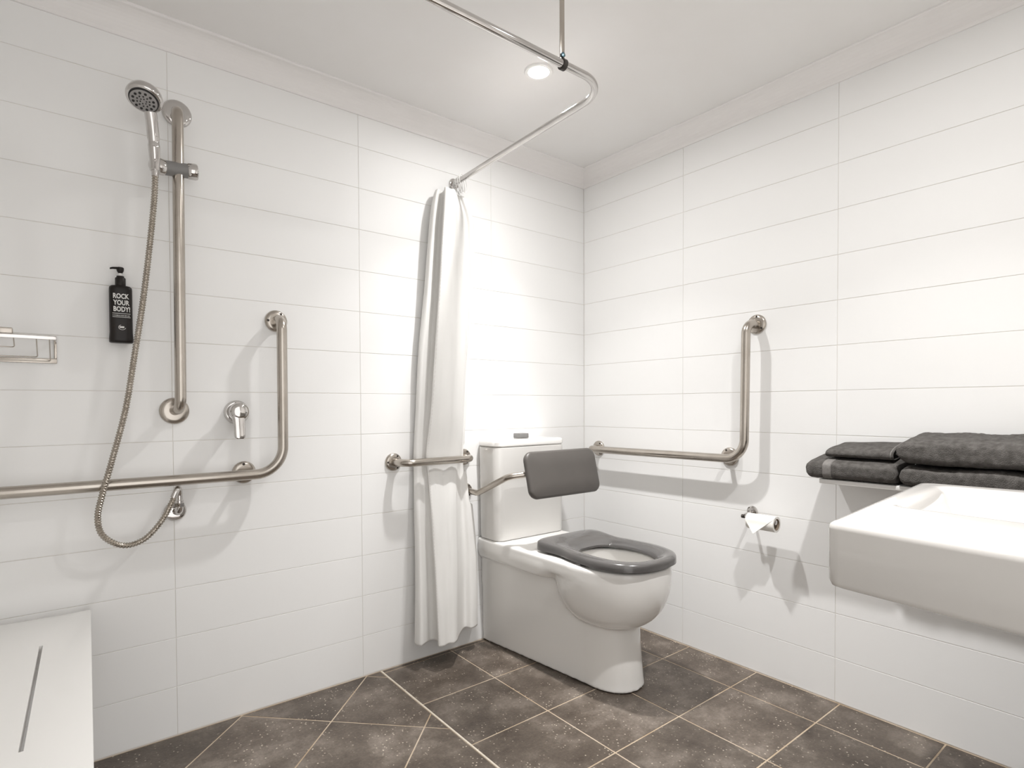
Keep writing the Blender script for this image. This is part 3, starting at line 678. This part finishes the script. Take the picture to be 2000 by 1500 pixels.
h = obj('stitching', bm, 'stitch', t); h['kind'] = 'stuff'
for k, (yy, dz) in enumerate(((0.022, 0), (0.034, 0), (0.047, 0), (0.062, 0), (0.078, 0))):
    xx = 0.757+0.0367*yy
    bm = bmesh.new(); n = 28
    pts = [(xx+0.003*k*math.sin(2*PI*j/n)+0.016*math.cos(2*PI*j/n)+0.0*k, yy+0.004*math.sin(2*PI*j/n*1.0), 1.890+0.033*math.sin(2*PI*j/n)) for j in range(n+1)]
    add_tube(bm, pts, 0.0017, n=8, cap=False)
    o = obj('curtain_ring', bm, 'white_plastic', None)
    tag(o, ('small pale plastic curtain ring nearest the wall flange on the rail end', 'pale curtain ring second out from the wall on the rail end', 'middle pale curtain ring of the five above the curtain', 'pale curtain ring second from the front of the bunch', 'frontmost pale curtain ring, farthest from the wall along the rail')[k], 'curtain ring', 'curtain rings on the rail')
# ------------------------------------------------------------------ toilet roll holder
t = thing('toilet_roll_holder', 'chrome toilet roll holder on the right wall below the rail', 'toilet roll holder', (0, 0.88, 0.6))
flange(t, (0, 0.878, 0.604), (1, 0, 0), r=0.020, screws=False, mt='chrome', h=0.008)
obj('arm', tube_bm(fillet([(0.004, 0.880, 0.603), (0.072, 0.880, 0.594), (0.072, 1.000, 0.590)], 0.012, 8), 0.0055, n=14), 'chrome', t, True, 60)
obj('arm_tip', lathe_bm([(0.006, 0.0), (0.010, 0.002), (0.010, 0.010), (0.006, 0.013), (0.0, 0.013)], (0.072, 0.993, 0.590), (0, 1, 0), n=20), 'chrome', t)
obj('arm_stub', lathe_bm([(0.007, 0.0), (0.007, 0.010), (0.004, 0.012), (0.0, 0.012)], (0.072, 0.886, 0.594), (0, -1, 0), n=16), 'dark_metal', t)
t = thing('toilet_roll', 'nearly empty white toilet roll with its end folded to a point', 'toilet roll', (0.075, 0.96, 0.583))
ya, yb_ = 0.906, 1.008; rc = Vector((0.076, 0, 0.583)); RO, RI = 0.0275, 0.0195
bm = bmesh.new(); n = 40
rr = [[Vector((rc.x+r*math.cos(2*PI*j/n), y, rc.z+r*math.sin(2*PI*j/n))) for j in range(n)] for r, y in ((RO, ya), (RO, yb_), (RI+0.0008, yb_), (RI+0.0008, ya))]
loft(bm, rr+[rr[0]], False, False); bmesh.ops.remove_doubles(bm, verts=bm.verts[:], dist=1e-6)
obj('paper', bm, 'paper', t, True, 40)
bm = bmesh.new()
rr = [[Vector((rc.x+r*math.cos(2*PI*j/n), y, rc.z+r*math.sin(2*PI*j/n))) for j in range(n)] for r, y in ((RI+0.0006, ya), (RI+0.0006, yb_), (RI-0.0008, yb_), (RI-0.0008, ya))]
loft(bm, rr+[rr[0]], False, False); bmesh.ops.remove_doubles(bm, verts=bm.verts[:], dist=1e-6)
cc = obj('card_core', bm, mat('brown_card', (0.30, 0.24, 0.18), 0.9, var=(40, (0.26, 0.20, 0.15))), t, True, 40); cc['label'] = 'brown cardboard core'
bm = bmesh.new(); rows = []
for i in range(13):
    f = i/12
    if f < 0.5:
        a = PI/2*0.85*(1-f/0.5); pos = Vector((rc.x+(RO+0.0012)*math.cos(a), 0, rc.z+(RO+0.0012)*math.sin(a))); sh_ = 0.0
    else:
        g = (f-0.5)/0.5; pos = Vector((rc.x+RO+0.0012+0.012*g, 0, rc.z-0.036*g)); sh_ = g
    ym = 0.943; e_ = max(0.0, (f-0.22)/0.78); l = ya+(ym-0.001-ya)*max(0.0, (f-0.42)/0.58); r_ = yb_+(ym+0.001-yb_)*e_
    
    rows.append([Vector((pos.x, l+(r_-l)*k/8, pos.z)) for k in range(9)])
loft(bm, rows, False, False, False)
tmp = temp(bm); me = bake(tmp, ('SOLIDIFY', {'thickness': 0.0008, 'offset': 0.0})); bpy.data.objects.remove(tmp)
me.name = 'folded_end'; link('folded_end', me, 'paper', t, True, 60)

# stop tap beside the cistern
t = thing('stop_tap', 'tiny chrome cistern stop tap on the right wall behind the backrest', 'tap', (0, 0.079, 0.694))
flange(t, (0, 0.079, 0.694), (1, 0, 0), r=0.014, screws=False, mt='chrome', h=0.006)
obj('tap_body', tube_bm([(0.004, 0.079, 0.694), (0.035, 0.079, 0.694)], 0.0065, n=14), 'chrome', t)
obj('tap_handle', lathe_bm([(0.010, 0), (0.011, 0.002), (0.011, 0.010), (0.008, 0.012), (0, 0.012)], (0.034, 0.079, 0.694), (1, 0, 0), n=12), 'chrome', t)

# ------------------------------------------------------------------ shelf, towels
sh = obj('shelf', box_bm(0.0008, 0.166, 1.186, YM-0.002, 0.756, 0.770, bev=0.003), 'white_plastic', None); tag(sh, 'narrow white wall shelf under the folded grey towels', 'shelf')
def towel_body(bm, x0, x1, y0, y1, z0, z1, seed, amp, ry=0.03, step=0.005, e=0.55, sag=None, ripple=0.0):
    n = 64; k = max(8, int((y1-y0)/step)); rings = []
    hx, hz = (x1-x0)/2, (z1-z0)/2; cx, cz = (x0+x1)/2, (z0+z1)/2
    for i in range(k+1):
        y = y0+(y1-y0)*i/k
        d = min(y-y0, y1-y, ry)/ry; s = 1-(1-min(1, d))**2.2
        s = max(s, 0.02)**0.5
        ring = []
        for j in range(n):
            a = 2*PI*j/n; c_, s_ = sup(math.cos(a), e), sup(math.sin(a), e)
            p = Vector((cx+hx*(0.84+0.16*s)*c_ if s > 0.15 else cx+hx*0.86*c_, y, cz+hz*s*s_))
            q = Vector((p.x*14+seed, p.y*14, p.z*14))
            d1 = noise.noise(q); d2 = noise.noise(q*4.2); d3 = noise.noise(q*13)
            nv = Vector((c_, 0, s_)).normalized()
            p += nv*amp*(d1*0.9+d2*0.5+d3*0.28)
            if sag and s_ > 0: p.z += sag*s_*s*(cx-p.x)/hx
            if ripple and s_ > 0: p.z += ripple*noise.noise(Vector((seed, y*9, 0)))*s_
            p.z = max(p.z, z0); p.x = max(p.x, 0.004)
            ring.append(p)
        rings.append(ring)
    loft(bm, rings); return bm
TZ = 0.7705
t = thing('hand_towel', 'folded dark grey hand towel with paler band at the shelf end', 'towel', (0.1, 1.28, TZ))
bm = bmesh.new(); towel_body(bm, 0.012, 0.186, 1.150, 1.404, TZ, 0.838, 1.7, 0.0028, ry=0.016, e=0.5, sag=0.012)
obj('cloth', bm, 'towel', t, True, 180)
bm = bmesh.new(); n = 64; rings = []
for y in [1.205+0.0035*i for i in range(8)]:
    ring = []
    for j in range(n):
        a = 2*PI*j/n; c_, s_ = sup(math.cos(a), 0.5), sup(math.sin(a), 0.5)
        p = Vector((0.099+0.087*c_, y, (TZ+0.838)/2+0.03375*s_)); q = Vector((p.x*14+1.7, p.y*14, p.z*14))
        nv = Vector((c_, 0, s_)).normalized(); p += nv*0.0028*(noise.noise(q)*0.9)+nv*0.0014
        if s_ > 0: p.z += 0.012*s_*(0.099-p.x)/0.087
        p.z = max(p.z, TZ+0.0002); p.x = max(p.x, 0.006); ring.append(p)
    rings.append(ring)
loft(bm, rings, True, True)
w_ = obj('woven_band', bm, 'towel_flat', t, True, 180); w_['label'] = 'paler flat woven band'
# face washer: one sheet folded back on itself, open at the ends
WZ = 0.8420
t = thing('face_washer', 'small folded dark grey face washer lying on the hand towel', 'towel', (0.09, 1.3, WZ))
prf = [(0.020, 0.003), (0.070, 0.002), (0.120, 0.002), (0.145, 0.004), (0.154, 0.014), (0.148, 0.025), (0.120, 0.032), (0.070, 0.036), (0.030, 0.038), (0.020, 0.034), (0.022, 0.026), (0.060, 0.022), (0.105, 0.020), (0.120, 0.016), (0.105, 0.012), (0.050, 0.011)]
rows = []
k = 44
for i in range(k+1):
    y = 1.205+(1.382-1.205)*i/k; f = i/k
    P = [Vector((x, y, WZ+z)) for x, z in prf]
    row = catmull(P, 5)
    for p in row:
        sq = 1-0.22*(1-f)*(1 if p.z > WZ+0.01 else 0)
        p.z = WZ+(p.z-WZ)*sq + 0.0016*noise.noise(Vector((p.x*20, y*22, 5)))*(1 if p.z > WZ+0.02 else 0.1)
        p.y += 0.02*(0.5-f)*(0.09-p.x)/0.09*0.6
        p.z = max(p.z, WZ+0.0016) + 0.008*(0.10-p.x)/0.09
    rows.append(row)
bm = bmesh.new(); loft(bm, rows, False, False, False)
tmp = temp(bm); me = bake(tmp, ('SOLIDIFY', {'thickness': 0.0030, 'offset': 0.0})); bpy.data.objects.remove(tmp)
me.name = 'cloth'; link('cloth', me, 'towel', t, True, 180)
bm = bmesh.new()
add_tube(bm, [p+Vector((0, 0.001, 0.0004)) for p in rows[-3][12:42]], 0.0020, n=8)
obj('hem', bm, 'towel_flat', t)
lower = obj('bath_towel', towel_body(bmesh.new(), 0.010, 0.190, 1.408, 2.03, TZ, 0.829, 5.1, 0.0042, ry=0.02, e=0.5, ripple=0.005), 'towel', None, True, 180)
tag(lower, 'folded dark grey bath towel on the shelf, lower of the two thick ones', 'towel', 'bath towels on the shelf')
upper = obj('bath_towel', towel_body(bmesh.new(), 0.012, 0.197, 1.402, 2.03, 0.8335, 0.914, 8.4, 0.0042, ry=0.034, e=0.48, ripple=0.006, sag=0.012), 'towel', None, True, 180)
tag(upper, 'plump folded dark grey bath towel, top of the pile beside the washer', 'towel', 'bath towels on the shelf')

# ------------------------------------------------------------------ wash basin
t = thing('wash_basin', 'large white rectangular wall-hung wash basin at the right edge', 'basin', (0.68, 1.8, 0.7))
A, B_ = Vector((1.004, 1.556, 0)), Vector((0.292, 1.490, 0))        # front corners
Dd, E_ = Vector((1.068, YM-0.002, 0)), Vector((0.232, YM-0.002, 0))
def quad_ring(inset, r, z, n=8):
    P = [A, B_, E_, Dd]; c0 = (A+B_+E_+Dd)/4
    Q = []
    for i in range(4):
        p, pa, pb = P[i], P[i-1], P[(i+1) % 4]
        da, db = (pa-p).normalized(), (pb-p).normalized()
        ofs = inset/ math.sin(da.angle(db)); Q.append(p+(da+db)*ofs)
    out = []
    for i in range(4):
        p, pa, pb = Q[i], Q[i-1], Q[(i+1) % 4]
        da, db = (pa-p).normalized(), (pb-p).normalized(); ang_ = da.angle(db); rr_ = r if i < 2 else 0.002
        d = rr_/math.tan(ang_/2); cc_ = p+(da+db).normalized()*(rr_/math.sin(ang_/2))
        s_, e_ = p+da*d-cc_, p+db*d-cc_
        for k in range(n+1): 
            v_ = cc_+s_.normalized().slerp(e_.normalized(), k/n)*s_.length; out.append(Vector((v_.x, v_.y, z)))
    return out
ZB = 0.802
def inner_ring(s, z, n=8, drop=0.0):
    P = [Vector((0.735, 1.580, 0)), Vector((0.345, 1.552, 0)), Vector((0.335, 2.02, 0)), Vector((0.775, 2.02, 0))]
    c0 = (P[0]+P[1]+P[2]+P[3])/4; Q = [c0+(p-c0)*s for p in P]; out = []
    for i in range(4):
        p, pa, pb = Q[i], Q[i-1], Q[(i+1) % 4]
        da, db = (pa-p).normalized(), (pb-p).normalized(); ang_ = da.angle(db); rr_ = 0.035*max(s, 0.3)
        d = rr_/math.tan(ang_/2); cc_ = p+(da+db).normalized()*(rr_/math.sin(ang_/2)); s_, e_ = p+da*d-cc_, p+db*d-cc_
        for k in range(n+1):
            v_ = cc_+s_.normalized().slerp(e_.normalized(), k/n)*s_.length; out.append(Vector((v_.x, v_.y, z)))
    return out
bm = bmesh.new()
rings = [quad_ring(0.03, 0.02, 0.690), quad_ring(0.012, 0.024, 0.690), quad_ring(0.004, 0.026, 0.6935), quad_ring(0.001, 0.028, 0.702), quad_ring(0.0, 0.030, ZB-0.012), quad_ring(0.002, 0.030, ZB-0.005), quad_ring(0.008, 0.026, ZB-0.0008), quad_ring(0.016, 0.022, ZB), quad_ring(0.020, 0.022, ZB), inner_ring(1.09, ZB), inner_ring(1.06, ZB-0.0001),
         inner_ring(1.03, ZB-0.0012), inner_ring(1.0, ZB-0.004), inner_ring(0.97, ZB-0.010), inner_ring(0.93, ZB-0.028), inner_ring(0.86, ZB-0.062), inner_ring(0.74, ZB-0.088), inner_ring(0.4, ZB-0.097), inner_ring(0.08, ZB-0.100)]
loft(bm, rings)
obj('bowl', bm, 'basin_glaze', t, True, 60)
obj('waste', lathe_bm([(0.022, 0), (0.024, 0.002), (0.021, 0.004), (0.0, 0.0045)], (0.547, 1.793, ZB-0.0995), (0, 0, 1), n=24), 'chrome', t)
bm = bmesh.new()
add_lathe(bm, [(0.024, 0), (0.024, 0.004), (0.018, 0.01), (0.018, 0.09), (0.02, 0.10), (0.0, 0.104)], (0.56, 2.07, ZB), (0, 0, 1), n=24)
add_tube(bm, fillet([(0.56, 2.07, ZB+0.06), (0.56, 1.98, ZB+0.085), (0.56, 1.95, ZB+0.065)], 0.012), 0.010, n=14)
tp = obj('basin_tap', bm, 'chrome', None, True, 50); tag(tp, 'chrome basin mixer at the rear of the wash basin, out of frame', 'tap')

# ------------------------------------------------------------------ shower seat
t = thing('shower_bench', 'white slotted fold-down shower seat panel in the lower left foreground', 'bench', (1.974, 0.04, 0.4))
o1 = temp(box_bm(1.974, 2.40, 0.040, 1.0, 0.428, 0.446, bev=0.0025))
sb = bmesh.new()
for sx in (2.0685, 2.1685, 2.2685): add_box(sb, sx-0.0034, sx+0.0034, 0.268, 0.780, 0.40, 0.47)
o2 = temp(sb)
me = bake(o1, ('BOOLEAN', {'operation': 'DIFFERENCE', 'object': o2, 'solver': 'EXACT'}))
bpy.data.objects.remove(o1); bpy.data.objects.remove(o2); me.name = 'seat_panel'
link('seat_panel', me, 'white_plastic', t, True, 30)
for yy in (0.16, 0.90):
    obj('bracket', box_bm(1.99, XM-0.043, yy-0.012, yy+0.012, 0.402, 0.428, bev=0.002), 'steel', t)
    obj('leg', tube_bm([(2.02, yy, 0.003), (2.02, yy, 0.41)], 0.0125, n=16), 'steel', t)
obj('wall_plate', box_bm(XM-0.042, XM-0.030, 0.10, 0.96, 0.36, 0.47, bev=0.002), 'steel', t)
t.rotation_euler = (0, 0, -math.atan(0.028))
